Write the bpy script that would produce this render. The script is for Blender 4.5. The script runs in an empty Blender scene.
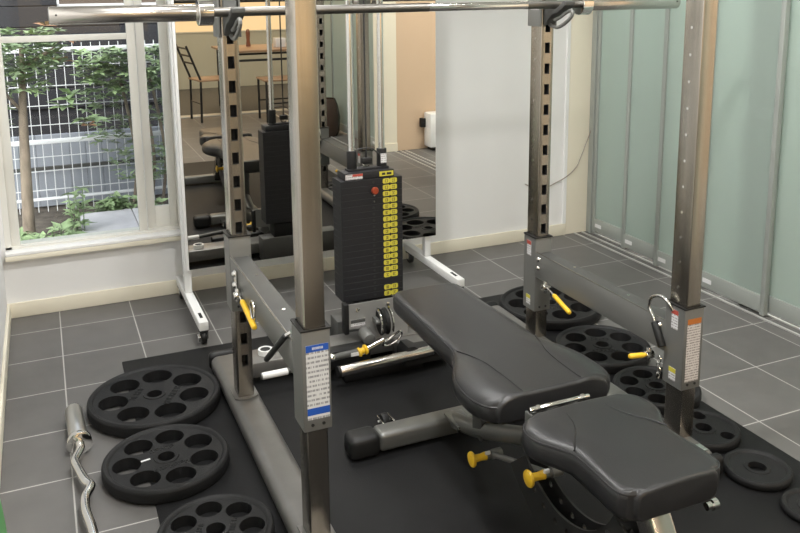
import bpy, bmesh, math, random
from mathutils import Vector, Matrix
random.seed(7)
SC = bpy.context.scene
COL = SC.collection
PI = math.pi
def V(*a): return Vector(a)

# ------------------------------------------------------------------ materials
MATS = {}
def mat(name, col, rough=.5, metal=0., spec=.5, coat=0., noise=None, bump=None, aniso=0.):
    if name in MATS: return MATS[name]
    m = bpy.data.materials.new(name); m.use_nodes = True
    nt = m.node_tree; b = nt.nodes['Principled BSDF']
    b.inputs['Base Color'].default_value = (*col, 1)
    b.inputs['Roughness'].default_value = rough
    b.inputs['Metallic'].default_value = metal
    b.inputs['Specular IOR Level'].default_value = spec
    b.inputs['Coat Weight'].default_value = coat
    b.inputs['Anisotropic'].default_value = aniso
    tc = nt.nodes.new('ShaderNodeTexCoord')
    if noise:
        sc, amt = noise[0], noise[1]; stretch = noise[2] if len(noise) > 2 else (1, 1, 1)
        mp = nt.nodes.new('ShaderNodeMapping'); mp.inputs['Scale'].default_value = stretch
        n = nt.nodes.new('ShaderNodeTexNoise'); n.inputs['Scale'].default_value = sc; n.inputs['Detail'].default_value = 5
        r = nt.nodes.new('ShaderNodeValToRGB')
        r.color_ramp.elements[0].position = .3; r.color_ramp.elements[1].position = .7
        r.color_ramp.elements[0].color = (*[c*(1-amt) for c in col], 1); r.color_ramp.elements[1].color = (*[min(1, c*(1+amt)) for c in col], 1)
        nt.links.new(tc.outputs['Object'], mp.inputs[0]); nt.links.new(mp.outputs[0], n.inputs['Vector'])
        nt.links.new(n.outputs['Fac'], r.inputs[0]); nt.links.new(r.outputs[0], b.inputs['Base Color'])
    if bump:
        n2 = nt.nodes.new('ShaderNodeTexNoise'); n2.inputs['Scale'].default_value = bump[0]; n2.inputs['Detail'].default_value = 3
        bp = nt.nodes.new('ShaderNodeBump'); bp.inputs['Strength'].default_value = bump[1]; bp.inputs['Distance'].default_value = .002
        nt.links.new(tc.outputs['Object'], n2.inputs['Vector']); nt.links.new(n2.outputs['Fac'], bp.inputs['Height'])
        nt.links.new(bp.outputs[0], b.inputs['Normal'])
    MATS[name] = m
    return m

TX, TY, TP = -1.1403, 1.1499, .30
def tile_mat():
    m = bpy.data.materials.new('floor tile'); m.use_nodes = True; nt = m.node_tree; L = nt.links
    b = nt.nodes['Principled BSDF']; g = nt.nodes.new('ShaderNodeNewGeometry'); s = nt.nodes.new('ShaderNodeSeparateXYZ')
    L.new(g.outputs['Position'], s.inputs[0])
    def M(op, a, bb=None):
        n = nt.nodes.new('ShaderNodeMath'); n.operation = op
        for i, x in enumerate((a, bb)):
            if x is None: continue
            if isinstance(x, (int, float)): n.inputs[i].default_value = x
            else: L.new(x, n.inputs[i])
        return n.outputs[0]
    masks = []; cells = []
    for ax, o in (('X', TX), ('Y', TY)):
        t = M('DIVIDE', M('SUBTRACT', s.outputs[ax], o), TP)
        f = M('FRACT', M('ADD', t, .5)); d = M('ABSOLUTE', M('SUBTRACT', f, .5))
        masks.append(M('LESS_THAN', d, .0075)); cells.append(M('FLOOR', t))
    grout = M('MAXIMUM', masks[0], masks[1])
    cv = nt.nodes.new('ShaderNodeCombineXYZ'); L.new(cells[0], cv.inputs[0]); L.new(cells[1], cv.inputs[1])
    wn = nt.nodes.new('ShaderNodeTexWhiteNoise'); L.new(cv.outputs[0], wn.inputs[0])
    no = nt.nodes.new('ShaderNodeTexNoise'); no.inputs['Scale'].default_value = 9; no.inputs['Detail'].default_value = 6
    L.new(g.outputs['Position'], no.inputs['Vector'])
    fac = M('ADD', M('MULTIPLY', wn.outputs['Value'], .35), M('MULTIPLY', no.outputs['Fac'], .65))
    r = nt.nodes.new('ShaderNodeValToRGB'); L.new(fac, r.inputs[0])
    r.color_ramp.elements[0].position = .2; r.color_ramp.elements[1].position = .8
    r.color_ramp.elements[0].color = (.100, .096, .092, 1); r.color_ramp.elements[1].color = (.132, .127, .121, 1)
    mx = nt.nodes.new('ShaderNodeMix'); mx.data_type = 'RGBA'; L.new(grout, mx.inputs[0]); L.new(r.outputs[0], mx.inputs[6])
    mx.inputs[7].default_value = (.40, .39, .37, 1); L.new(mx.outputs[2], b.inputs['Base Color'])
    rr = nt.nodes.new('ShaderNodeMapRange'); L.new(grout, rr.inputs[0]); rr.inputs[3].default_value = .46; rr.inputs[4].default_value = .8
    L.new(rr.outputs[0], b.inputs['Roughness'])
    return m

def frosted_mat():
    m = bpy.data.materials.new('frosted glass'); m.use_nodes = True; nt = m.node_tree; L = nt.links
    out = nt.nodes['Material Output']; b = nt.nodes['Principled BSDF']
    b.inputs['Base Color'].default_value = (.40, .47, .43, 1); b.inputs['Roughness'].default_value = .32
    t = nt.nodes.new('ShaderNodeBsdfTranslucent'); t.inputs[0].default_value = (.60, .68, .63, 1)
    mx = nt.nodes.new('ShaderNodeMixShader'); mx.inputs[0].default_value = .38
    L.new(b.outputs[0], mx.inputs[1]); L.new(t.outputs[0], mx.inputs[2]); L.new(mx.outputs[0], out.inputs['Surface'])
    return m
def clear_glass():
    m = bpy.data.materials.new('window glass'); m.use_nodes = True; nt = m.node_tree; L = nt.links
    out = nt.nodes['Material Output']; nt.nodes.remove(nt.nodes['Principled BSDF'])
    t = nt.nodes.new('ShaderNodeBsdfTransparent'); t.inputs[0].default_value = (.95, .97, .96, 1)
    g = nt.nodes.new('ShaderNodeBsdfGlossy'); g.inputs['Roughness'].default_value = .02
    mx = nt.nodes.new('ShaderNodeMixShader'); mx.inputs[0].default_value = .02
    L.new(t.outputs[0], mx.inputs[1]); L.new(g.outputs[0], mx.inputs[2]); L.new(mx.outputs[0], out.inputs['Surface'])
    return m
def mirror_mat():
    m = bpy.data.materials.new('mirror silver'); m.use_nodes = True; b = m.node_tree.nodes['Principled BSDF']
    b.inputs['Base Color'].default_value = (.70, .685, .65, 1); b.inputs['Metallic'].default_value = 1; b.inputs['Roughness'].default_value = .005
    return m
def label_mat(name, bg, ink, lines, zlo, zhi):
    """printed label: rows of broken grey text lines between two heights (object space Z)"""
    m = bpy.data.materials.new(name); m.use_nodes = True; nt = m.node_tree; L = nt.links; b = nt.nodes['Principled BSDF']
    b.inputs['Roughness'].default_value = .45
    tc = nt.nodes.new('ShaderNodeTexCoord'); s = nt.nodes.new('ShaderNodeSeparateXYZ'); L.new(tc.outputs['Object'], s.inputs[0])
    def M(op, a, bb=None):
        n = nt.nodes.new('ShaderNodeMath'); n.operation = op
        for i, x in enumerate((a, bb)):
            if x is None: continue
            if isinstance(x, (int, float)): n.inputs[i].default_value = x
            else: L.new(x, n.inputs[i])
        return n.outputs[0]
    row = M('MULTIPLY', M('DIVIDE', M('SUBTRACT', s.outputs['Z'], zlo), zhi-zlo), lines)
    fr = M('FRACT', row); on = M('LESS_THAN', fr, .45)
    cv = nt.nodes.new('ShaderNodeCombineXYZ')
    L.new(M('MULTIPLY', M('ADD', s.outputs['X'], s.outputs['Y']), 330), cv.inputs[0]); L.new(M('MULTIPLY', M('FLOOR', row), 7.3), cv.inputs[1])
    n = nt.nodes.new('ShaderNodeTexNoise'); n.inputs['Scale'].default_value = 1; n.inputs['Detail'].default_value = 1; L.new(cv.outputs[0], n.inputs['Vector'])
    ink_f = M('MULTIPLY', on, M('GREATER_THAN', n.outputs['Fac'], .45))
    mx = nt.nodes.new('ShaderNodeMix'); mx.data_type = 'RGBA'; L.new(ink_f, mx.inputs[0]); mx.inputs[6].default_value = (*bg, 1); mx.inputs[7].default_value = (*ink, 1)
    L.new(mx.outputs[2], b.inputs['Base Color'])
    return m

STEEL = mat('brushed stainless steel', (.47, .432, .38), .27, 1., noise=(14, .10, (6, 6, .15)), aniso=.4)
GRAPH = mat('dark graphite plate', (.022, .022, .022), .5)
GUN = mat('grey painted steel', (.070, .070, .066), .5, .1, noise=(40, .06))
GUN2 = mat('light grey painted steel', (.19, .19, .18), .42, .35)
CHAR = mat('charcoal metallic tube', (.20, .20, .19), .36, .6)
CHAMP = mat('satin silver painted beam', (.17, .165, .156), .40, .5, noise=(12, .10))
CHROME = mat('polished chrome', (.80, .79, .77), .10, 1.)
BARS = mat('barbell steel', (.58, .55, .52), .22, 1.)
BARK_SHAFT = mat('barbell knurled shaft', (.20, .19, .175), .42, 1.)
FLR = tile_mat()
RUB = mat('black rubber coated plate', (.0105, .0105, .011), .58, spec=.28, bump=(220, .35), noise=(30, .12))
RUBB = mat('black rubber', (.012, .012, .012), .5, spec=.35)
MATT = mat('black rubber mat', (.009, .009, .0095), .6, spec=.22, noise=(5, .22), bump=(300, .3))
VINYL = mat('black vinyl upholstery', (.020, .020, .021), .31, spec=.5, bump=(420, .22), noise=(20, .08))
VINYLD = mat('black vinyl piping', (.014, .014, .015), .4)
YEL = mat('yellow plastic', (.80, .50, .03), .35)
YELL = mat('yellow label', (.60, .53, .06), .45)
INK = mat('black print', (.02, .02, .02), .5)
STK = mat('black powder coated weight plate', (.018, .018, .020), .5, spec=.35)
WHITEP = mat('white painted metal', (.80, .80, .79), .35)
WALL = mat('white wall paint', (.77, .765, .755), .7, bump=(60, .05))
CREAM = mat('cream painted wood', (.78, .73, .60), .5)
FRAME = mat('ivory window frame', (.76, .745, .69), .4)
SILL = mat('glossy white sill', (.86, .85, .83), .22)
ALU = mat('grey green aluminium door frame', (.37, .395, .37), .4, .3)
TRK = mat('bright aluminium track', (.70, .70, .68), .3, .6)
DARK = mat('dark slot', (.012, .012, .012), .7)
FROST = frosted_mat(); GLASS = clear_glass(); MIRR = mirror_mat()
BLUE = mat('blue print', (.02, .09, .42), .4); WHITEL = mat('white label', (.72, .72, .72), .45)
REDL = mat('red print', (.45, .07, .05), .45); ORG = mat('orange print', (.50, .16, .03), .45)
CEIL = mat('white ceiling', (.80, .79, .77), .8)
ORANGE = mat('orange wall finish', (.82, .54, .27), .6)
WARM = mat('warm beige wall', (.62, .46, .32), .6)
PALE = mat('pale cream wall', (.56, .56, .46), .6)
GREYF = mat('dark grey carpet', (.10, .10, .095), .8, noise=(60, .2))
WOOD = mat('light brown table top', (.34, .21, .125), .4, noise=(6, .2, (1, 8, 8)))
BLK = mat('black metal tube', (.02, .02, .02), .4)
BARK = mat('tree bark', (.25, .20, .155), .85, noise=(30, .35, (1, 1, .3)), bump=(60, .8))
LEAF = mat('green leaf', (.25, .33, .19), .5, noise=(3, .45)); LEAF2 = mat('fresh green leaf', (.32, .43, .22), .45, noise=(4, .35)); LEAFR = mat('reddish young leaf', (.42, .22, .12), .5)
SOIL = mat('garden soil', (.09, .075, .06), .9, noise=(20, .4))
SLAB = mat('pale concrete slab', (.62, .60, .62), .7, noise=(15, .06))
SIDE = mat('dark grey siding', (.016, .016, .020), .6, spec=.3)
PANEL = mat('grey corrugated panel', (.27, .29, .33), .5)
WIRE = mat('white coated wire', (.70, .71, .73), .4)
GREEN = mat('green rubber', (.09, .30, .09), .5)
BROWNB = mat('dark brown glossy shell', (.05, .03, .022), .2)
CORD = mat('brown grey cord', (.30, .26, .22), .6)
REDK = mat('red knob', (.30, .05, .02), .35)

# ------------------------------------------------------------------ mesh helpers
class MB:
    def __init__(s): s.bm = bmesh.new()
    def box(s, x0, x1, y0, y1, z0, z1, bev=0., seg=2, M=None):
        r = bmesh.ops.create_cube(s.bm, size=1)
        c = V((x0+x1)/2, (y0+y1)/2, (z0+z1)/2)
        for v in r['verts']: v.co = V(v.co.x*(x1-x0), v.co.y*(y1-y0), v.co.z*(z1-z0)) + c
        vs = r['verts']
        if bev > 0:
            es = list({e for v in vs for e in v.link_edges})
            q = bmesh.ops.bevel(s.bm, geom=es, offset=bev, segments=seg, profile=.5, affect='EDGES')
            vs = list({v for f in q['faces'] for v in f.verts} | {v for v in vs if v.is_valid})
        if M: 
            for v in vs: v.co = M @ v.co
        return s
    def bar(s, p0, p1, w, h, bev=0., up=(0, 0, 1), seg=2):
        """rectangular bar from p0 to p1, width w, height h along up"""
        p0, p1 = Vector(p0), Vector(p1); d = p1-p0; l = d.length; d.normalize()
        u = Vector(up); x = d.cross(u).normalized(); u = x.cross(d)
        M = Matrix.Translation((p0+p1)/2) @ Matrix((x, d, u)).transposed().to_4x4()
        return s.box(-w/2, w/2, -l/2, l/2, -h/2, h/2, bev, seg, M)
    def cyl(s, p0, p1, r, r2=None, n=24, bev=0.):
        p0, p1 = Vector(p0), Vector(p1); d = p1-p0
        M = Matrix.Translation((p0+p1)/2) @ d.to_track_quat('Z', 'Y').to_matrix().to_4x4()
        q = bmesh.ops.create_cone(s.bm, cap_ends=True, segments=n, radius1=r, radius2=r if r2 is None else r2, depth=d.length, matrix=M)
        if bev > 0:
            es = [e for e in {e for v in q['verts'] for e in v.link_edges} if any(len(f.verts) > 4 for f in e.link_faces)]
            bmesh.ops.bevel(s.bm, geom=es, offset=bev, segments=2, profile=.5, affect='EDGES')
        return s
    def tube(s, pts, r, n=12, closed=False, cap=True):
        pts = [Vector(p) for p in pts]; N = len(pts); rings = []
        rr = r if isinstance(r, (list, tuple)) else [r]*N
        up = None
        for i in range(N):
            a = pts[i-1] if (i > 0 or closed) else pts[i]; b = pts[(i+1) % N] if (i < N-1 or closed) else pts[i]
            t = (b-a).normalized()
            if up is None: up = t.orthogonal().normalized()
            up = (up - t*up.dot(t)).normalized(); w = t.cross(up)
            rings.append([s.bm.verts.new(pts[i] + (up*math.cos(2*PI*k/n) + w*math.sin(2*PI*k/n))*rr[i]) for k in range(n)])
        M = N if closed else N-1
        for i in range(M):
            A, B = rings[i], rings[(i+1) % N]
            for k in range(n): s.bm.faces.new((A[k], A[(k+1) % n], B[(k+1) % n], B[k]))
        if cap and not closed: s.bm.faces.new(rings[0][::-1]); s.bm.faces.new(rings[-1])
        return s
    def lathe(s, prof, c=(0, 0, 0), axis=(0, 0, 1), n=48, closed=False):
        """prof: list of (radius, height) along axis"""
        c = Vector(c); q = Vector(axis).to_track_quat('Z', 'Y'); rings = []
        for r, h in prof:
            if r < 1e-6: rings.append([s.bm.verts.new(c + q @ V(0, 0, h))])
            else: rings.append([s.bm.verts.new(c + q @ V(r*math.cos(2*PI*k/n), r*math.sin(2*PI*k/n), h)) for k in range(n)])
        for i in range(len(rings) if closed else len(rings)-1):
            A, B = rings[i], rings[(i+1) % len(rings)]
            for k in range(n):
                k2 = (k+1) % n
                if len(A) == 1 and len(B) == 1: continue
                if len(A) == 1: s.bm.faces.new((A[0], B[k2], B[k]))
                elif len(B) == 1: s.bm.faces.new((A[k], A[k2], B[0]))
                else: s.bm.faces.new((A[k], A[k2], B[k2], B[k]))
        return s
    def prism(s, poly, d0, d1, f):
        """poly of (a, b); f(a, b, d) -> point; extruded between d0 and d1"""
        A = [s.bm.verts.new(f(a, b, d0)) for a, b in poly]; B = [s.bm.verts.new(f(a, b, d1)) for a, b in poly]
        s.bm.faces.new(A); s.bm.faces.new(B[::-1]); n = len(poly)
        for i in range(n): s.bm.faces.new((A[i], B[i], B[(i+1) % n], A[(i+1) % n]))
        return s
    def quad(s, *p): s.bm.faces.new([s.bm.verts.new(Vector(q)) for q in p]); return s
ORI = {}
def finish(bm):
    bmesh.ops.recalc_face_normals(bm, faces=bm.faces[:])
def obj(name, mb, m, parent=None, label=None, smooth=40, bevel=0.):
    bm = mb.bm; finish(bm)
    if bevel:
        es = [e for e in bm.edges if len(e.link_faces) == 2 and e.calc_face_angle() > .9]
        bmesh.ops.bevel(bm, geom=es, offset=bevel, segments=2, profile=.5, affect='EDGES')
    if parent is not None: o0 = ORI[parent.name]
    else:
        xs = [v.co for v in bm.verts]
        o0 = V((min(v.x for v in xs)+max(v.x for v in xs))/2, (min(v.y for v in xs)+max(v.y for v in xs))/2, min(v.z for v in xs))
    for v in bm.verts: v.co -= o0
    me = bpy.data.meshes.new(name); bm.to_mesh(me); bm.free()
    o = bpy.data.objects.new(name, me); COL.objects.link(o)
    if parent is not None: o.parent = parent
    else: o.location = o0
    ORI[o.name] = o0.copy()
    me.materials.append(m)
    if smooth:
        for p in me.polygons: p.use_smooth = True
        me.set_sharp_from_angle(angle=math.radians(smooth))
    if label: o['label'] = label
    return o
def thing(name, label, cat, loc, group=None):
    o = bpy.data.objects.new(name, None); COL.objects.link(o); o.empty_display_size = .05
    o.location = loc; ORI[o.name] = Vector(loc); o['label'] = label; o['category'] = cat
    if group: o['group'] = group
    return o
def tag(o, label, cat, group=None):
    o['label'] = label; o['category'] = cat
    if group: o['group'] = group
    return o
def struct(name, mb, m, parent=None, **k):
    o = obj(name, mb, m, parent, **k)
    if parent is None: o['kind'] = 'structure'
    return o
def boolean(o, cutter_mb, m=None):
    """cut the cutter out of o's mesh and keep only the result"""
    finish(cutter_mb.bm); o0 = ORI[o.name]
    for v in cutter_mb.bm.verts: v.co -= o0
    me = bpy.data.meshes.new('cut'); cutter_mb.bm.to_mesh(me); cutter_mb.bm.free()
    if m: me.materials.append(m)
    c = bpy.data.objects.new('cut', me); COL.objects.link(c)
    c.matrix_world = Matrix.Translation(o0)
    if o.parent is None: o.location = o0
    bpy.context.view_layer.update()
    md = o.modifiers.new('b', 'BOOLEAN'); md.object = c; md.operation = 'DIFFERENCE'; md.solver = 'EXACT'
    if m: md.material_mode = 'TRANSFER'
    dg = bpy.context.evaluated_depsgraph_get()
    new = bpy.data.meshes.new_from_object(o.evaluated_get(dg), depsgraph=dg)
    o.modifiers.clear(); old = o.data; o.data = new; new.name = old.name + '_mesh'
    bpy.data.objects.remove(c); bpy.data.meshes.remove(me); bpy.data.meshes.remove(old)
    for p in new.polygons: p.use_smooth = True
    new.set_sharp_from_angle(angle=math.radians(35))

# ------------------------------------------------------------------ room
YB = 1.3585; XL = -1.349; ZC = 2.5; YF = -7.25; YT = -4.62
struct('floor', MB().box(XL-.15, 3.0, YT, YB+.15, -.06, 0), FLR, smooth=0)
struct('floor_far', MB().box(XL-.15, 3.0, YF-.1, YT, -.06, -.001), GREYF, smooth=0)
struct('trim_1', MB().box(XL, 1.5, YT-.14, YT+.0, -.004, .012, .003), TRK)
struct('ceiling', MB().box(XL-.15, 3.0, YF-.1, YB+.15, ZC, ZC+.06), CEIL, smooth=0)
struct('wall_left', MB().box(XL-.15, XL, YF-.1, YB+.15, 0, ZC), WALL, smooth=0)
WX0, WX1, WZ0, WZ1 = -1.335, -.560, .285, 2.05
w = MB()
w.box(XL, 1.575, YB, YB+.15, 0, WZ0).box(XL, WX0, YB, YB+.15, WZ0, WZ1).box(WX1, 1.575, YB, YB+.15, WZ0, WZ1).box(XL, 1.575, YB, YB+.15, WZ1, ZC)
struct('wall_back', w, WALL, smooth=0)
struct('wall_back_jamb', MB().box(1.575, 1.79, YB-.006, YB+.15, 0, ZC, .003), CREAM)
struct('baseboard_back', MB().box(XL, 1.575, YB-.012, YB, 0, .068, .003), CREAM)
struct('baseboard_left', MB().box(XL, XL+.012, -4.6, YB-.012, 0, .068, .003), CREAM)
struct('trim_2', MB().box(1.555, 1.575, YB-.010, YB, .068, ZC), WHITEP)
# far end of the room, seen only in the mirror
struct('wall_far', MB().box(XL-.15, 3.0, YF-.1, YF, 0, .80), PALE, smooth=0)
struct('wall_far_upper', MB().box(XL-.15, 3.0, YF-.1, YF, 2.10, ZC), PALE, smooth=0)
LIT = mat('warm glow on far wall', (.10, .07, .04), .5)  # upper far wall: its warm brightness added as emission, no window known there
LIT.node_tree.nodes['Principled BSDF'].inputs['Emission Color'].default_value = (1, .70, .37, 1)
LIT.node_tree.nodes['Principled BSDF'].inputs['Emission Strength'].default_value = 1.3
w2 = struct('wall_far_glow', MB().box(XL-.15, 3.0, YF-.1, YF-.01, .80, 2.10), LIT, smooth=0)
obj('wall_far_ledge', MB().box(XL, 2.9, YF-.02, YF+.01, .785, .80), CREAM, w2, smooth=0)
struct('wall_right', MB().box(2.9, 3.0, YF, YB+.15, 0, ZC), WALL, smooth=0)
struct('wall_corridor_end', MB().box(1.79, 2.9, YB, YB+.1, 0, ZC), WALL, smooth=0)
YJ = -1.93
struct('wall_return', MB().box(1.50, 1.67, YJ-.10, YJ, 0, ZC), CREAM, smooth=0)
struct('baseboard_return', MB().box(1.50, 1.67, YJ, YJ+.012, 0, .07), CREAM)
struct('wall_return_beige', MB().box(1.67, 2.9, YJ-.10, YJ, 0, ZC), WARM, smooth=0)

# ---- window (sliding, ivory frame)
win = struct('window_1', MB().box(WX0, WX0+.025, YB+.02, YB+.11, WZ0+.02, WZ1).box(WX1-.025, WX1, YB+.02, YB+.11, WZ0+.02, WZ1)
             .box(WX0, WX1, YB+.02, YB+.11, WZ1-.03, WZ1).box(WX0, WX1, YB+.02, YB+.11, WZ0, WZ0+.030), FRAME, smooth=0)
def sash(x0, x1, y, bot, rail):
    f = MB()
    f.box(x0, x0+.036, y-.014, y+.014, .312, 2.02, .002).box(x1-.036, x1, y-.014, y+.014, .312, 2.02, .002)
    f.box(x0+.036, x1-.036, y-.012, y+.012, .312, bot, .002).box(x0+.036, x1-.036, y-.012, y+.012, 1.98, 2.02, .002)
    if rail: f.box(x0+.036, x1-.036, y-.012, y+.012, 1.205, 1.232, .002)
    s = obj('window_sash', f, FRAME, win)
    obj('window_pane', MB().box(x0+.03, x1-.03, y-.002, y+.002, bot-.005, 1.99), GLASS, win, smooth=0)
    return s
sash(-1.310, -.730, YB+.050, .318, True)
sash(-.724, -.586, YB+.082, .415, False)
struct('trim_3', MB().box(WX0-.002, -.545, YB-.042, YB+.02, .268, .290, .004), CREAM)
obj('sill_board', MB().box(WX0+.0, -.550, YB-.040, YB+.045, .2905, .305, .003), SILL, bpy.data.objects['trim_3'])

# ---- frosted sliding doors on the right
for k, x in enumerate((1.637, 1.690, 1.740)):
    struct('trim_%d' % (4+k), MB().box(x-.006, x+.006, -1.9, YB-.01, 0, .006, .001), TRK)
struct('trim_7', MB().box(1.595, 1.80, -1.9, YB-.01, 2.18, 2.30), ALU, smooth=0)
struct('wall_above_doors', MB().box(1.62, 1.78, -1.93, YB, 2.30, ZC), WALL, smooth=0)
struct('trim_8', MB().box(1.72, 1.785, YB-.045, YB-.006, 0, 2.2, .002), ALU)
def door(n, x, y0, y1, st=.024, rail=.085):
    z0, z1 = .012, 2.18
    f = MB()
    f.box(x-.013, x+.013, y0, y0+st, z0, z1, .002).box(x-.013, x+.013, y1-st, y1, z0, z1, .002)
    f.box(x-.012, x+.012, y0+st, y1-st, z0+.010, z0+rail, .002).box(x-.012, x+.012, y0+st, y1-st, z1-.06, z1, .002)
    d = struct('door_%d' % n, f, ALU)
    obj('glass_pane', MB().box(x-.003, x+.003, y0+st-.004, y1-st+.004, z0+rail-.004, z1-.055), FROST, d, smooth=0)
    obj('maker_sticker', MB().box(x-.0145, x-.0125, y1-st-.065, y1-st-.012, .048, .068), WHITEL, d, smooth=0)
    return d
door(1, 1.740, .985, 1.310)
door(2, 1.705, .680, .998)
door(3, 1.668, .345, .694)
door(4, 1.655, -.025, .372)
door(5, 1.685, -.72, .150)
door(6, 1.740, -1.20, -.68)
# second run of frosted panels further down the room
def door2(n, y0, y1):
    return door(n, 1.530, y0, y1)
door2(7, -2.62, -2.03); door2(8, -3.2, -2.60); door2(9, -3.8, -3.18); door2(10, -4.4, -3.78)
struct('trim_9', MB().box(1.235, 1.255, -4.5, -2.0, 0, .005), TRK)
struct('trim_10', MB().box(1.36, 1.372, -4.5, -2.0, 0, .005), TRK)
struct('wall_above_panels', MB().box(1.46, 1.60, YF, YJ-.10, 2.19, ZC), WALL, smooth=0)

# ---- cord on the wall
pts = [(1.742, 1.336, .75), (1.740, 1.336, .66), (1.712, 1.336, .58), (1.690, 1.336, .53), (1.660, 1.336, .46), (1.635, 1.338, .405), (1.60, 1.345, .365), (1.55, 1.348, .335), (1.50, 1.352, .315), (1.44, 1.353, .295), (1.36, 1.353, .30), (1.30, 1.353, .33)]
def spline(P, n=6):
    P = [Vector(p) for p in P]; out = []
    for i in range(len(P)-1):
        a = P[max(i-1, 0)]; b = P[i]; c = P[i+1]; d = P[min(i+2, len(P)-1)]
        for k in range(n):
            t = k/n
            out.append(.5*((2*b) + (c-a)*t + (2*a-5*b+4*c-d)*t*t + (3*b-a-3*c+d)*t**3))
    out.append(P[-1]); return out
tag(obj('wall_cord', MB().tube(spline(pts), .0028, 8), CORD), 'thin brown cord curving over the cream door jamb and white wall', 'cord')

# ------------------------------------------------------------------ standing mirror
YM = 1.045
t = thing('standing_mirror', 'large mirror on a white wheeled stand in front of the white wall', 'mirror', (0, YM, 0))
obj('mirror_panel', MB().box(-.603, .596, YM, YM+.006, .212, 1.95), MIRR, t, smooth=0)
obj('backing_board', MB().box(-.603, .596, YM+.0062, YM+.022, .212, 1.95), WHITEP, t, smooth=0)
obj('edge_frame', MB().box(-.617, -.604, YM-.004, YM+.022, .208, 1.96, .002), WHITEP, t)
for x, y1 in ((-.608, 1.315), (.563, 1.325)):
    obj('stand_post', MB().box(x-.016, x+.016, YM+.023, YM+.055, .10, 1.6, .003), WHITEP, t)
    f = obj('stand_foot', MB().box(x-.019, x+.019, .712, y1, .062, .100, .004), WHITEP, t)
    obj('foot_slot', MB().box(x-.006, x+.006, .760, .815, .0995, .1012), DARK, f, smooth=0)
    for y in (.735, y1-.04):
        c = obj('caster', MB().cyl((x-.011, y, .027), (x+.011, y, .027), .0265, n=20, bev=.004), RUBB, t)
        obj('caster_fork', MB().box(x-.017, x-.0125, y-.016, y+.020, .024, .061).box(x+.0125, x+.017, y-.016, y+.020, .024, .061).box(x-.017, x+.017, y-.016, y+.02, .055, .061), CHROME, c)
    c2 = MB().box(x+.017, x+.019, .715, .722, .02, .05)
obj('brake_lever', MB().box(-.636, -.626, .69, .725, .028, .048, .002), CHROME, t)

# ------------------------------------------------------------------ rubber mat
tag(obj('rubber_mat', MB().box(-.932, .880, -2.2, .685, 0, .006, .002), MATT), 'black rubber mat under the rack, bench and plates', 'mat')

# ------------------------------------------------------------------ power rack
XR, YRR, YFR = .582, .08, -.72      # upright centre, front faces of the rear and front pairs
UW, UD, ZU = .053, .072, 2.08
SLOT0, SLOTP = 1.200, .0765
rack = thing('power_rack', 'brushed steel power rack with four uprights on silver base beams over the mat', 'power rack', (0, -.3, 0))
def slot_rows(): return [SLOT0 + SLOTP*k for k in range(-13, 11)]
for sx in (-1, 1):
    x = sx*XR
    # base beam: a wide rounded tube
    xo = .052 if sx < 0 else .031
    obj('base_beam', MB().box(x-.052, x+xo, -.815, .455, .010, .072, .026, 5), CHAMP, rack)
    for y0, y1 in ((.452, .492), (-.850, -.812)):
        obj('beam_cap', MB().box(x-.055, x+xo+.002, y0, y1, .007, .075, .018, 4), RUBB, rack)
    for yf in (YRR, YFR):
        u = obj('upright', MB().box(x-UW/2, x+UW/2, yf, yf+UD, .070, ZU, .004, 3), STEEL, rack)
        c = MB()
        if yf == YRR:
            for z in slot_rows(): c.box(x-.0105, x+.0105, yf-.01, yf+.030, z-.0195, z+.0195)
        else:
            for z in slot_rows(): c.box(x-.0105, x+.0105, yf+UD-.030, yf+UD+.01, z-.0195, z+.0195)
        boolean(u, c, DARK)
        if sx > 0:
            for k in range(-9, 3):
                z = 1.232 + SLOTP*k
                obj('locator_pin', MB().cyl((x-UW/2+.001, yf+.040, z), (x-UW/2-.0015, yf+.040, z), .0045, n=10), CHROME, rack)
        if sx < 0: obj('foot_flange', MB().prism([(-.040, .0), (-.026, -.014), (0, -.022), (.026, -.014), (.040, 0), (.040, .076), (-.040, .076)], .0715, .0765, lambda a, bb, d: V(x+a, yf+bb, d)), CHAMP, rack)
    obj('side_top_beam', MB().box(x-.025, x+.025, YFR, YRR+UD, ZU, ZU+.06, .004), STEEL, rack)
    obj('top_cap', MB().box(x-.03, x+.03, YFR-.012, YFR, ZU, ZU+.06, .003), RUBB, rack)
for yf in (YRR, YFR):
    obj('top_crossbeam', MB().box(-XR+.026, XR-.026, yf+.015, yf+.065, ZU+.002, ZU+.058, .004), STEEL, rack)
obj('metal_tag', MB().box(XR-.035, XR+.010, -.800, -.765, .0722, .0735, .0004), CHROME, rack, 'shiny silver tag on the right base beam')
obj('rear_crossbeam', MB().box(-XR+.053, XR-.053, .285, .405, .030, .088, .006), CHAMP, rack)
sk_ = obj('crossbeam_socket', MB().lathe([(.016, .088), (.027, .088), (.027, .106), (.0195, .106), (.0195, .092), (0, .092)], (-.447, .352, 0), n=28), WHITEP, rack, 'white rimmed round socket')
obj('socket_hole', MB().cyl((-.447, .352, .0922), (-.447, .352, .1045), .0193, n=24), DARK, sk_)

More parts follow.
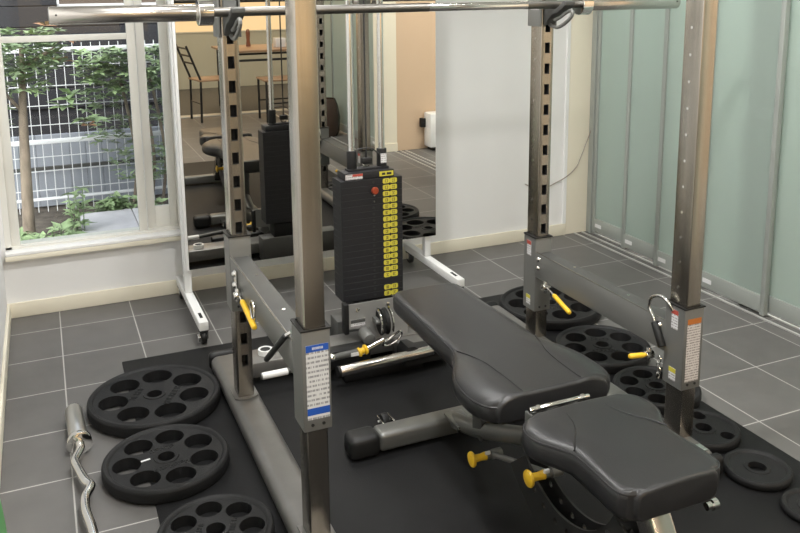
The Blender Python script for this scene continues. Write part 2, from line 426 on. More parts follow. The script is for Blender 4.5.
# ---- safety rails sleeved on the uprights
LAB1 = label_mat('instruction label print', (.66, .66, .66), (.30, .30, .31), 17, .0, .205)
LAB2 = label_mat('warning label print', (.66, .62, .60), (.30, .27, .26), 22, .0, .178)
LAB3 = label_mat('small label print', (.68, .68, .68), (.33, .30, .30), 6, .0, .05)
def sticker(par, mbk, m, label=None):
    """label object whose own origin sits at its lower edge"""
    return obj('label_sticker', mbk, m, par, label, smooth=0)
def zlabel(name, par, x0, x1, y0, y1, z0, z1, m, label=None):
    me = MB().box(x0, x1, y0, y1, z0, z1)
    o = obj(name, me, m, par, label, smooth=0)
    for v in o.data.vertices: v.co.z -= z0 - ORI[par.name].z
    o.location.z = z0 - ORI[par.name].z
    ORI[o.name] = V(ORI[o.name].x, ORI[o.name].y, z0)
    return o
def safety_rail(side, zt, zb, zr0, zr1, label):
    sx = side; x = sx*XR
    t = thing('safety_rail', label, 'safety rail', (x, -.3, zb), 'safety rails of the rack')
    g = .0012
    for yf in (YRR, YFR):
        zz0, zz1 = (zb, zt)
        if yf == YFR and sx > 0: zz0, zz1 = .233, .487
        if yf == YFR and sx < 0: zz0, zz1 = .376, .632
        o = .0088; gx = .0045
        m = MB()
        m.box(x-UW/2-o, x+UW/2+o, yf-.0055, yf-g, zz0, zz1, .0015).box(x-UW/2-o, x+UW/2+o, yf+UD+g, yf+UD+.0055, zz0, zz1, .0015)
        m.box(x-UW/2-o, x-UW/2-gx, yf-g, yf+UD+g, zz0, zz1).box(x+UW/2+gx, x+UW/2+o, yf-g, yf+UD+g, zz0, zz1)
        obj('sleeve', m, GUN2 if sx < 0 else GUN2, t)
        obj('sleeve_lip', MB().box(x-UW/2-o-.003, x+UW/2+o+.003, yf-.008, yf-g, zz1, zz1+.004).box(x-UW/2-o-.003, x-UW/2-g, yf-g, yf+UD+.005, zz1, zz1+.004)
            .box(x+UW/2+g, x+UW/2+o+.003, yf-g, yf+UD+o, zz1, zz1+.004).box(x-UW/2-o, x+UW/2+o, yf+UD+g, yf+UD+.008, zz1, zz1+.004), RUBB, t)
        for dx in (-.014, .014):
            obj('sleeve_bolt', MB().cyl((x+dx, yf-.0050, zz0+.016), (x+dx, yf-.0075, zz0+.016), .0042, n=12), INK, t)
    y0, y1 = YFR+UD+.008, YRR-.008
    xi = x - sx*.029; xo = x+sx*.028
    r = MB().box(min(xi, xo), max(xi, xo), y0, y1, zr0, zr1, .004, 3)
    obj('rail_beam', r, GUN, t)
    xa = xi-.0045 if sx > 0 else xo-.0045
    e = xi if sx > 0 else xo
    s2 = -1
    obj('side_plate', MB().box(min(e, e+s2*.006), max(e, e+s2*.006), y0-.004, y1+.004, zr0-.002, zr1+.005, .0015), GUN2, t)
    for y in (y0+.02, y1-.02) if sx > 0 else ():
        for z in (zr1-.018, zr1-.052):
            obj('dome_bolt', MB().lathe([(.0105, 0), (.0100, .004), (.006, .0085), (0, .0095)], (e+s2*.006, y, z), (-1, 0, 0), 16), CHROME, t)
    obj('edge_highlight', MB().box(e-.0062, e-.0035, y0, y1, zr1+.0045, zr1+.0062), STEEL, t, 'bright worn edge')  # thin bright steel strip stands in for the highlight along the rail edge
    for y in (-.12, -.42):
        obj('top_screw', MB().cyl((x+.006, y, zr1-.001), (x+.006, y, zr1+.0015), .005, n=10), CHROME, t)
    return t, e-.006
LR, xl = safety_rail(-1, .636, .384, .490, .570, 'left grey safety rail with a blue and white instruction label, lower ends sleeved on uprights')
RR, xr = safety_rail(1, .477, .184, .328, .420, 'right grey safety rail beside the row of black plates, with an orange headed warning label')
# labels, left front sleeve
yb = YFR-.0056
lab = zlabel('instruction_label', LR, -XR-.026, -XR+.030, yb-.0008, yb, .406, .597, LAB1, 'white instruction label with blue bands')
lx = lab
obj('blue_band', MB().box(-XR-.026, -XR+.030, yb-.0014, yb-.0007, .580, .597), BLUE, lab, smooth=0)
obj('blue_band', MB().box(-XR-.026, -XR+.030, yb-.0014, yb-.0007, .418, .436), BLUE, lab, smooth=0)
h = MB()
for k in range(9): h.box(-XR-.0105+k*.0031, -XR-.0085+k*.0031, yb-.0018, yb-.0013, .5855, .5915)
obj('band_print', h, WHITEL, lab, smooth=0)
# labels, right front sleeve: warning on the face, two small ones on the inner side
lab = zlabel('warning_label', RR, XR-.025, XR+.026, yb-.0008, yb, .258, .440, LAB2, 'white warning label with dense print')
obj('orange_header', MB().box(XR-.025, XR+.026, yb-.0014, yb-.0007, .440, .457), ORG, lab, smooth=0)
xs = XR-UW/2-.0089
def side_label(par, yc, z0, z1, head, label):
    l = zlabel('side_label', par, xs-.0008, xs, yc-.014, yc+.014, z0, z1, LAB3, label)
    obj('label_header', MB().box(xs-.0014, xs-.0007, yc-.014, yc+.014, z1-.014, z1), head, l, smooth=0)
side_label(RR, YFR+.036, .414, .474, REDL, 'small white label with red header')
side_label(RR, YFR+.036, .250, .290, YELL, 'small white label with yellow header')
side_label(RR, YRR+.040, .400, .458, REDL, 'small white label with red header')
side_label(RR, YRR+.040, .200, .240, YELL, 'small white label with yellow header')
# pull pins: chrome pivot body and yellow lever
def lever(par, base, tip, r=.0085, g0=.018):
    base, tip = Vector(base), Vector(tip)
    k = obj('pull_pin', MB().cyl(base+V(.012, 0, 0), base+V(-.018, 0, 0), .0125, n=16, bev=.002).cyl(base+V(-.004, 0, .022), base+V(-.004, 0, -.020), .009, n=14, bev=.002), CHROME, par)
    d = (tip-base).normalized()
    obj('yellow_grip', MB().tube([base+d*g0, base+d*(g0+.008), tip-d*.008, tip-d*.002, tip], [r*.75, r, r, r*.8, r*.35], 14), YEL, k, 'yellow rubber lever grip')
    obj('lever_stem', MB().cyl(base, base+d*(g0+.004), .004, n=10), CHROME, k)
lever(RR, (xr-.012, -.020, .320), (xr-.035, -.205, .290), g0=.062)
lever(RR, (xr-.016, -.60, .300), (xr-.085, -.585, .300))
lever(LR, (xl-.006, -.070, .494), (xl-.010, -.280, .470), .0085, .04)
obj('latch_plate', MB().box(xl-.008, xl-.001, -.035, -.008, .475, .560, .002), CHROME, LR)
for z in (.548, .512): obj('dome_bolt', MB().lathe([(.0105, 0), (.0100, .004), (.006, .0085), (0, .0095)], (xl-.008, -.022, z), (-1, 0, 0), 16), CHROME, LR)
ring = [(xl-.006, -.245+.022*math.sin(a), .508+.030*math.cos(a)) for a in [2*PI*k/28 for k in range(28)]]
obj('chrome_ring', MB().tube(ring, .0032, 8, closed=True), CHROME, LR)
lh = obj('lock_handle', MB().cyl((xl-.006, -.604, .578), (xl-.042, -.535, .490), .0078, n=14, bev=.003), RUBB, LR, 'black lever handle')
obj('handle_stem', MB().cyl((xl+.006, -.612, .588), (xl-.006, -.604, .578), .0055, n=12), CHROME, lh)
# carabiner style spring clip hung on the right front sleeve
ccx = xr-.004
clip = obj('hook_handle', MB().tube(spline([(ccx-.006, -.610, .405), (ccx-.006, -.600, .425), (ccx-.006, -.582, .445), (ccx-.006, -.584, .472), (ccx-.006, -.602, .490), (ccx-.006, -.634, .500), (ccx-.004, -.662, .490), (ccx+.002, -.675, .470)], 6), .0052, 10), CHROME, RR, 'bent chrome hook')
obj('handle_grip', MB().cyl((ccx-.006, -.608, .410), (ccx-.010, -.650, .345), .0125, n=18, bev=.003), RUBB, clip, 'black rubber grip')
tag_chain = MB()
for k in range(4):
    c = V(xr-.012, -.640+.004*(k % 2), .300-.018*k)
    ax = V(1, 0, 0) if k % 2 else V(0, 1, 0)
    tag_chain.tube([c + (ax*math.cos(a)*.006 + V(0, 0, 1)*math.sin(a)*.011) for a in [2*PI*i/14 for i in range(14)]], .0018, 6, closed=True)
obj('pin_chain', tag_chain, CHROME, RR)

# ---- J hooks holding the bar
ZBAR = 1.3585; YBAR = .022
def jhook(sx, label):
    x = sx*XR
    t = thing('bar_hook', label, 'bar hook', (x, YRR, 1.285), 'hooks holding the barbell')
    o, g = .009, .003
    z0, z1 = 1.278, 1.430
    obj('bracket', MB().box(x-UW/2-o, x-UW/2-g, YRR-.004, YRR+UD+.006, z0, z1, .0015).box(x+UW/2+g, x+UW/2+o, YRR-.004, YRR+UD+.006, z0, z1, .0015)
        .box(x-UW/2-o, x+UW/2+o, YRR+UD+.003, YRR+UD+.009, z0, z1, .0015), GUN2, t)
    prof = [(.076, 1.430), (.062, 1.430), (.058, 1.362), (.050, 1.350), (.038, 1.3438), (.012, 1.3438), (-.006, 1.349), (-.028, 1.362), (-.044, 1.374), (-.056, 1.370), (-.054, 1.358),
            (-.030, 1.342), (-.006, 1.330), (.026, 1.322), (.056, 1.300), (.064, 1.284), (.076, 1.284)]
    obj('hook_arm', MB().prism(prof, x-.021, x+.021, lambda a, b, d: V(d, a, b)), GUN, t, bevel=.003)
    lp = spline([(x, .070, 1.287), (x, .045, 1.279), (x, .010, 1.279), (x, -.035, 1.298), (x, -.064, 1.318), (x, -.071, 1.332), (x, -.060, 1.339), (x, -.030, 1.330), (x, .005, 1.313), (x, .036, 1.303)], 5)
    obj('handle_loop', MB().tube(lp, .0065, 10), GUN2, t)
    obj('hook_pin', MB().cyl((x, YRR-.003, 1.353), (x, YRR+.020, 1.353), .0095, n=14), CHROME, t)
    zlabel('spec_label', t, x-UW/2-o-.0008, x-UW/2-o, YRR+.010, YRR+.062, 1.338, 1.362, LAB3, 'small white label')
jhook(-1, 'grey steel hook on the left rear upright, cradling the left end of the bar')
jhook(1, 'grey steel hook on the right rear upright with a white label, cradling the bar')

# ---- barbell
BX = .012
bar = thing('barbell', 'long steel barbell resting on the two rack hooks', 'barbell', (BX, YBAR, ZBAR))
B = lambda x: (BX+x, YBAR, ZBAR)
obj('shaft', MB().cyl(B(.06), B(.44), .0142, n=24), CHROME, bar)
for a, b in ((-.69, .06), (.44, .69)): obj('knurled_grip', MB().cyl(B(a), B(b), .0144, n=24), BARK_SHAFT, bar)
for s in (-1, 1):
    sl = obj('sleeve', MB().cyl(B(s*.695), B(s*1.108), .0255, n=36, bev=.002), BARS, bar)
    obj('end_disc', MB().cyl(B(s*1.1081), B(s*1.1095), .0215, n=24), GUN2, sl)
    obj('retaining_pin', MB().cyl((BX+s*1.09, YBAR-.0250, ZBAR+.002), (BX+s*1.09, YBAR-.0258, ZBAR+.002), .003, n=10), INK, sl)
    c = obj('collar', MB().lathe([(.0256, 0), (.038, 0), (.0395, .0015), (.0395, .042), (.038, .0435), (.0145, .0435)], B(s*.700), (-s, 0, 0), 36), CHROME, bar)

# ------------------------------------------------------------------ cable tower with the weight stack
cx, ys0, ys1 = .0085, .400, .500
tw = thing('cable_tower', 'cable weight tower with a tall black stack and yellow numbered labels, before the mirror', 'cable machine', (cx, .42, 0))
NP, ZS0, PH = 19, .212, .0255
SX = .127
plates = []
for k in range(NP):                       # k = 0 is the lowest plate
    z = ZS0 + PH*k
    p = obj('weight_plate', MB().box(cx-SX, cx+SX, ys0, ys1, z+.0001, z+PH-.0002, .0007, 1), STK, tw)
    row = NP-1-k
    xh = cx-SX+.133
    obj('selector_hole', MB().cyl((xh, ys0+.0005, z+PH/2), (xh, ys0-.0004, z+PH/2), .0055, n=12), INK, p, smooth=0)
    if row != 16:
        l = MB(); zc = z+PH/2; x0 = cx+SX-.082
        for a in (x0, x0+.030):
            l.prism([(a+.004, zc-.0098), (a+.0255, zc-.0098), (a+.0295, zc-.006), (a+.0295, zc+.006), (a+.0255, zc+.0098), (a+.004, zc+.0098), (a, zc+.006), (a, zc-.006)], ys0-.0010, ys0+.0002, lambda aa, b, d: V(aa, d, b))
        lb = obj('number_label', l, YELL, p, 'yellow number label', smooth=0)
        g = MB()
        for a in (x0+.0100, x0+.0158, x0+.0390, x0+.0452):
            q = random.choice((0, 1, 2))
            g.box(a, a+.0042, ys0-.0014, ys0-.0009, zc+.0042, zc+.0060).box(a, a+.0042, ys0-.0014, ys0-.0009, zc-.0060, zc-.0042)
            if q != 1: g.box(a, a+.0015, ys0-.0014, ys0-.0009, zc-.006, zc+.006)
            if q != 2: g.box(a+.0027, a+.0042, ys0-.0014, ys0-.0009, zc-.006, zc+.006)
        obj('number_print', g, INK, lb, smooth=0)
    plates.append(p)
ZT = ZS0 + PH*NP
cp = obj('head_plate', MB().box(cx-.110, cx+.096, ys0+.006, ys1-.010, ZT+.0003, ZT+.030, .003), STK, tw)
hl = zlabel('maker_label', tw, cx-.106, cx-.036, ys0+.0045, ys0+.0062, ZT+.004, ZT+.025, LAB3, 'white and red maker label')
obj('label_header', MB().box(cx-.078, cx-.036, ys0+.0038, ys0+.0046, ZT+.016, ZT+.025), REDL, hl, smooth=0)
hy = obj('number_label', MB().box(cx+.034, cx+.092, ys0+.0048, ys0+.0062, ZT+.006, ZT+.025), YELL, cp, 'yellow number label', smooth=0)
obj('number_print', MB().box(cx+.044, cx+.058, ys0+.0042, ys0+.0049, ZT+.011, ZT+.020).box(cx+.064, cx+.084, ys0+.0042, ys0+.0049, ZT+.011, ZT+.020), INK, hy, smooth=0)
zk = ZT - PH*1.7
obj('selector_pin', MB().lathe([(.004, .02), (.004, -.004), (.013, -.006), (.015, -.014), (.012, -.021), (0, -.022)], (cx-SX+.133, ys0-.002, zk), (0, 1, 0), 20), REDK, tw, 'red selector pin knob')
sp = MB()
for dz in (-.021, -.046): sp.cyl((cx-SX+.135, ys0-.001, zk+dz), (cx-SX+.135, ys0-.003, zk+dz), .004, n=10)
obj('hole_rivets', sp, CHROME, tw)
for x in (cx-.0625, cx+.0625):
    obj('guide_rod', MB().cyl((x, .452, ZT+.02), (x, .452, 2.05), .0125, n=24), CHROME, tw)
    obj('rod_bushing', MB().cyl((x, .452, ZT+.030), (x, .452, ZT+.108), .020, n=24, bev=.003), RUBB, tw)
zlabel('bushing_label', tw, cx+.0625-.012, cx+.0625+.012, .4305, .4318, ZT+.052, ZT+.090, LAB3, 'white label')
obj('yoke_plate', MB().box(cx-.085, cx+.085, .432, .474, ZT+.030, ZT+.038, .002), STK, tw)
obj('cable', MB().cyl((cx-.002, .452, ZT+.06), (cx-.002, .452, 2.05), .0035, n=10), INK, tw)
obj('cable_stop', MB().box(cx-.022, cx+.018, .438, .466, ZT+.052, ZT+.076, .004), RUBB, tw)
obj('cable_eye', MB().tube([(cx-.002+.014*math.cos(a), .452, ZT+.050+.012*math.sin(a)) for a in [2*PI*k/18 for k in range(18)]], .003, 8, closed=True), CHROME, tw)
obj('stack_wire', MB().tube(spline([(cx-.05, .434, ZT+.112), (cx-.03, .430, ZT+.118), (cx+.01, .43, ZT+.116), (cx+.035, .43, ZT+.098), (cx+.05, .432, ZT+.085)]), .0022, 8), INK, tw)
obj('tower_top', MB().box(cx-.10, cx+.10, .42, .49, 2.05, 2.11, .004), GUN2, tw)
obj('stack_base', MB().box(cx-.085, cx+.085, .407, .493, .135, .2045, .003), RUBB, tw)
obj('base_bracket', MB().box(cx-.150, cx+.26, .410, .50, .010, .134, .004), GUN, tw)
# upright pulley plate in front of the stack
yp = .300
def arc(c, r, a0, a1, n): return [(c[0]+r*math.cos(a0+(a1-a0)*k/n), c[1]+r*math.sin(a0+(a1-a0)*k/n)) for k in range(n+1)]
pz = [(-.132, .145), (-.132, .243), (.11, .243), (.11, .03), (-.030, .03), (-.058, .140)]
obj('pulley_plate', MB().prism(pz, yp, yp+.006, lambda a, b, d: V(a, d, b)), mat('zinc plate', (.34, .335, .32), .4, .4), tw)
obj('rubber_edge', MB().box(-.151, -.133, yp-.004, yp+.035, .126, .246, .004), RUBB, tw)
pl2 = zlabel('plate_label', tw, -.126, -.068, yp-.0012, yp-.0002, .152, .181, LAB3, 'dark and white label')
obj('label_header', MB().box(-.126, -.068, yp-.0018, yp-.0011, .167, .181), GUN, pl2, smooth=0)
for x, z in ((-.098, .219), (-.028, .168), (.027, .222)):
    obj('plate_bolt', MB().lathe([(.008, 0), (.0075, .003), (0, .006)], (x, yp, z), (0, -1, 0), 14), CHROME, tw)
# low pulley standing out in front of the plate
pcy, pcz, pr = .262, .172, .052
w = obj('pulley_wheel', MB().lathe([(.008, -.014), (pr-.012, -.014), (pr, -.012), (pr-.008, 0), (pr, .012), (pr-.012, .014), (.008, .014)], (-.010, pcy, pcz), (1, 0, 0), 40, closed=True), RUBB, tw)
for dx in (-.024, .022):
    a = arc((pcy, pcz), pr+.006, PI*.5, PI*1.15, 18)
    g = MB().prism(a + arc((pcy, pcz), pr-.004, PI*1.15, PI*.5, 18), -.010+dx-.002, -.010+dx+.002, lambda aa, b, d: V(d, aa, b))
    obj('pulley_guard', g, CHROME, tw)
obj('pulley_axle', MB().cyl((-.040, pcy, pcz), (.018, pcy, pcz), .010, n=18).box(-.038, .016, pcy, yp, pcz-.010, pcz+.010), GUN2, tw)
obj('swivel_barrel', MB().cyl((-.075, .300, .128), (-.075, .235, .118), .024, n=24, bev=.004), GUN2, tw)
obj('tower_foot_beam', MB().box(.042, .240, .205, .395, .012, .082, .008), CHAMP, tw)
obj('cable_channel', MB().prism([(.02, .088), (.02, .040), (.22, .040), (.22, .092), (.09, .092), (.06, .112), (.035, .112)], .125, .200, lambda a, b, d: V(a, d, b)), RUBB, tw)
obj('low_tray', MB().box(-.36, -.075, .22, .28, .03, .105, .01), RUBB, tw)
obj('foot_bar', MB().cyl((-.240, .108, .082), (.135, .130, .082), .0195, n=32, bev=.003), BARS, tw, 'shiny chrome foot bar')
for a, bb in (((-.249, .1075, .082), (-.240, .108, .082)), ((.135, .130, .082), (.150, .131, .082))):
    obj('bar_end_cap', MB().cyl(a, bb, .0205, n=28), RUBB, tw)
obj('bar_support', MB().box(-.205, .11, .155, .215, .008, .050, .004), RUBB, tw)
# adjusting rod with a yellow plug and a spring clip on the cable end
rd = thing('clip_rod', 'grey adjusting rod with a yellow knob and chrome clip, behind the foot bar', 'rod', (-.20, .165, .04))
obj('rod_body', MB().tube([(-.510, .172, .090), (-.43, .172, .091), (-.24, .172, .107), (-.215, .172, .110), (-.10, .174, .114)], [.011, .011, .011, .012, .013], 16), GUN, rd)
obj('chrome_end', MB().cyl((-.506, .172, .090), (-.412, .172, .091), .0125, n=22, bev=.003), WHITEP, rd, 'white sleeve end')
obj('chrome_collar', MB().cyl((-.256, .172, .1088), (-.238, .172, .1092), .0165, n=22, bev=.004), CHROME, rd)
zlabel('white_label', rd, -.178, -.125, .1590, .1603, .104, .118, WHITEL, 'white label on rod')
yk = obj('yellow_knob', MB().lathe([(.0, -.018), (.016, -.016), (.018, -.010), (.012, -.006), (.012, .006), (.019, .010), (.017, .018), (.0, .020)], (-.132, .165, .116), (1, .1, .2), 22), YEL, rd)
obj('knob_stem', MB().cyl((-.115, .165, .119), (-.045, .170, .140), .009, n=14), CHROME, yk)
cb = spline([(-.045, .176, .118), (-.040, .170, .132), (-.020, .166, .146), (.004, .164, .160), (.018, .164, .166), (.026, .165, .156), (.018, .168, .138), (-.002, .172, .122), (-.026, .176, .112), (-.045, .176, .118)], 5)
obj('spring_clip', MB().tube(cb[:-1], .0042, 8, closed=True), CHROME, rd, 'chrome snap hook')

# ------------------------------------------------------------------ adjustable bench
bn = thing('adjustable_bench', 'black padded adjustable bench with yellow pull knobs, in the middle of the rack', 'weight bench', (0, -.7, 0))
def pad(name, st, zt, th, wing=None, label=None, par=bn):
    """st: stations (y, half width, edge drop). Rounded-rectangle cross-sections lofted along Y"""
    S = []
    for i in range(len(st)-1):
        (y0, w0, d0), (y1, w1, d1) = st[i], st[i+1]
        p = st[max(i-1, 0)]; q = st[min(i+2, len(st)-1)]
        for k in range(6):
            t = k/6
            f = lambda a, b, c, d: .5*((2*b)+(c-a)*t+(2*a-5*b+4*c-d)*t*t+(3*b-a-3*c+d)*t**3)
            S.append((y0+(y1-y0)*t, f(p[1], w0, w1, q[1]), f(p[2], d0, d1, q[2])))
    S.append(st[-1])
    L = len(S); m = MB(); rings = []
    yA, yB = S[0][0], S[-1][0]; R = .010
    for i, (y, w, drop) in enumerate(S):
        e = min(abs(y-yA), abs(y-yB)); s = 1.
        pass
        pr = []
        n = 6
        # right half profile: from bottom centre to top centre
        for (u, v) in [(0, -th), (w*.55, -th), (w-.016, -th), (w-.004, -th+.008), (w, -th+.020), (w, -.019), (w-.0025, -.011), (w-.007, -.005), (w-.014, -.0012), (w-.026, 0), (w*.76, 0), (w*.68, 0), (w*.60, .0005), (w*.52, .001), (w*.44, .0015), (w*.3, .002), (0, .002)]:
            tt = max(0, (u-w*.45)/(w*.55))
            dr = drop*(tt**2.2 - .42*math.sin(PI*min(1, tt*1.15))) if tt > 0 else 0
            dr = dr if v > -.04 else 0
            pr.append((u, v-dr))
        full = pr + [(-u, v) for u, v in pr[-2:0:-1]]
        rings.append([m.bm.verts.new(V(u, y, zt+v)) for u, v in full])
    def cap(ring, dirn, y):
        prev = ring; base = [v.co.copy() for v in ring]; zc = zt-th*.5
        for t in (.25, .5, .75, 1.):
            off = R*math.sin(t*PI/2); sh = R*(1-math.cos(t*PI/2))
            nw = []
            for c in base:
                sx = max(0, 1-sh/max(.03, max(abs(q.x) for q in base)));
                sz = 1-sh/(th*.5)*.8
                nw.append(m.bm.verts.new(V(c.x*sx, y+dirn*off, zc+(c.z-zc)*sz)))
            for k in range(len(prev)): m.bm.faces.new((prev[k], prev[(k+1) % len(prev)], nw[(k+1) % len(prev)], nw[k]))
            prev = nw
        m.bm.faces.new(prev)
    for i in range(L-1):
        A, Bq = rings[i], rings[i+1]; n = len(A)
        for k in range(n): m.bm.faces.new((A[k], A[(k+1) % n], Bq[(k+1) % n], Bq[k]))
    cap(rings[0], 1, yA); cap(rings[-1], -1, yB)
    return obj(name, m, VINYL, par, label, smooth=50), S
ZP = .430
stb = [(-.094, .112, .0), (-.102, .120, .0), (-.130, .124, .0), (-.30, .128, .0), (-.50, .134, .0), (-.56, .137, .002), (-.60, .152, .006), (-.65, .180, .010), (-.70, .200, .013), (-.75, .207, .015), (-.80, .206, .015), (-.835, .196, .015), (-.852, .183, .015), (-.860, .168, .015)]
bp, Sb = pad('back_pad', stb, ZP, .070)
sts = [(-.968, .140, .0), (-.976, .160, .002), (-.990, .174, .004), (-1.015, .181, .006), (-1.05, .176, .006), (-1.085, .156, .005), (-1.12, .138, .004), (-1.15, .133, .002), (-1.22, .136, .0), (-1.265, .138, .0), (-1.288, .134, .0), (-1.300, .122, .0), (-1.306, .108, .0)]
spd, Ss = pad('seat_pad', sts, ZP+.004, .070)
def zpad(S, x, y, zt):
    for (a, b) in zip(S, S[1:]):
        if b[0] <= y <= a[0]:
            t = (y-a[0])/(b[0]-a[0]) if b[0] != a[0] else 0
            w = a[1]+(b[1]-a[1])*t; d = a[2]+(b[2]-a[2])*t
            u = abs(x)
            tt = max(0, (u-w*.45)/(w*.55))
            return zt + (.0018 if u < w*.5 else .0008) - (d*(tt**2.2 - .42*math.sin(PI*min(1, tt*1.15))) if tt > 0 else 0)
    return zt
for s in (-1, 1):                        # stitched seams bounding the centre panel
    c = [(s*.128, -.575), (s*.120, -.60), (s*.108, -.64), (s*.096, -.68), (s*.090, -.74), (s*.088, -.80), (s*.088, -.86)]
    pts = [(x, y, zpad(Sb, x, y, ZP)+.0002) for x, y, _ in spline([(a, b, 0) for a, b in c], 5)]
    obj('seam', MB().tube(pts, .0020, 6), VINYLD, bp)
    c = [(s*.055, -.998), (s*.062, -1.03), (s*.078, -1.065), (s*.105, -1.10), (s*.128, -1.13)]
    pts = [(x, y, zpad(Ss, x, y, ZP+.004)+.0002) for x, y, _ in spline([(a, b, 0) for a, b in c], 5)]
    obj('seam', MB().tube(pts, .0020, 6), VINYLD, spd)
def edge_piping(S, zt, par, dz, k0=.0):
    L_ = [(w-.0042, y, zt-dz-d) for y, w, d in S]; L_ = [V(*p) for p in L_]
    loop = L_ + [V(-p.x, p.y, p.z) for p in reversed(L_)]
    obj('edge_piping', MB().tube(loop, .0028, 6, closed=True), VINYLD, par)
edge_piping(Sb, ZP, bp, .0085); edge_piping(Ss, ZP+.004, spd, .0085)
obj('pad_board', MB().box(-.10, .10, -.84, -.14, .346, .3595, .004), RUBB, bn)
obj('seat_board', MB().box(-.11, .11, -1.28, -1.02, .346, .3635, .004), RUBB, bn)
obj('hinge_rod', MB().cyl((-.108, -.918, .415), (.066, -.918, .415), .0075, n=18, bev=.002).cyl((-.090, -.918, .415), (-.080, -.918, .415), .010, n=18).cyl((.040, -.918, .415), (.050, -.918, .415), .010, n=18), CHROME, bn)
for hx in (-.093, .039): obj('hinge_bracket', MB().box(hx-.004, hx+.004, -.98, -.88, .345, .394, .002), GUN2, bn)
# front foot with rubber caps
obj('front_crossbar', MB().box(-.265, .265, -.335, -.262, .016, .076, .014, 4), CHAR, bn)
for s in (-1, 1):
    obj('foot_cap', MB().box(min(s*.262, s*.362), max(s*.262, s*.362), -.339, -.258, .007, .080, .020, 5), RUBB, bn)
spine = [(0, -.29, .050), (0, -.44, .095), (0, -.62, .172), (0, -.80, .252), (0, -.98, .322)]
obj('spine_tube', MB().tube(spline(spine, 5), .026, 20), CHAR, bn)
obj('spine_plate', MB().box(-.032, .032, -.40, -.30, .070, .082, .003), CHAR, bn)
obj('joint_bolt', MB().lathe([(.009, 0), (.0085, .004), (0, .007)], (-.028, -.40, .075), (-1, 0, 0), 14), CHROME, bn)
obj('back_post', MB().box(-.024, .024, -.53, -.475, .10, .352, .004), GUN, bn)
obj('back_strut', MB().bar((0, -.20, .345), (0, -.86, .345), .05, .03, .004), GUN, bn)
# ladder plate: curved, with adjustment holes
lc = (-.945, .350)
lad = arc(lc, .322, math.radians(204), math.radians(318), 26) + arc(lc, .222, math.radians(318), math.radians(204), 26)
for dx in (-.026, .026):
    lp = obj('ladder_plate', MB().prism(lad, dx-.003, dx+.003, lambda a, b, d: V(d, a, b)), GRAPH, bn)
    c = MB()
    for k in range(8):
        a = math.radians(216)+k*.205
        y, z = lc[0]+.252*math.cos(a), lc[1]+.252*math.sin(a)
        c.cyl((dx-.02, y, z), (dx+.02, y, z), .0085, n=14)
    boolean(lp, c)
obj('ladder_bolt', MB().cyl((-.036, -1.14, .205), (.036, -1.14, .205), .011, n=6), CHROME, bn)
for (y, z, nm) in ((-.606, .106, 'yellow_knob'), (-.901, .220, 'yellow_knob')):
    k = obj(nm, MB().lathe([(0, .102), (.012, .1015), (.021, .098), (.0225, .094), (.0205, .090), (.011, .086), (.010, .068), (.012, .050)], (0, y, z), (-1, 0, 0), 26), YEL, bn, 'yellow pull knob')
    obj('pin_barrel', MB().cyl((-.052, y, z), (-.028, y, z), .0105, n=16).cyl((-.030, y, z), (.0, y, z), .014, n=16), GUN2, k)
    obj('pin_clip', MB().box(-.056, -.040, y-.012, y-.004, z+.008, z+.018, .002), WHITEL, k)
obj('knob_rod', MB().cyl((-.028, -.606, .106), (-.01, -.86, .19), .008, n=12), GUN2, bn)
obj('front_leg', MB().bar((0, -1.215, .352), (0, -1.40, .045), .055, .060, .006, up=(0, 1, .3)), BARS, bn)
lg = zlabel('leg_label', bn, -.016, .020, -1.231, -1.229, .285, .335, LAB3, 'white label on leg')
lg.rotation_euler.x = -.0
obj('rear_crossbar', MB().box(-.24, .24, -1.45, -1.385, .012, .07, .012, 4), GUN2, bn)
obj('roller_bolt', MB().cyl((.105, -1.285, .328), (.130, -1.285, .328), .009, n=18).cyl((.120, -1.285, .328), (.133, -1.285, .328), .0125, n=18), CHROME, bn)
obj('side_roller', MB().cyl((.09, -1.215, .352), (.165, -1.215, .352), .030, n=24, bev=.008), RUBB, bn)
# small transport wheel behind the front foot
wh = obj('transport_wheel', MB().cyl((-.203, -.185, .032), (-.178, -.185, .032), .025, n=22, bev=.005), RUBB, bn)
obj('wheel_bracket', MB().box(-.212, -.207, -.262, -.165, .020, .048, .002).box(-.174, -.169, -.262, -.165, .020, .048, .002).box(-.212, -.169, -.262, -.225, .020, .030, .002).cyl((-.216, -.185, .032), (-.165, -.185, .032), .006, n=12), CHROME, wh)

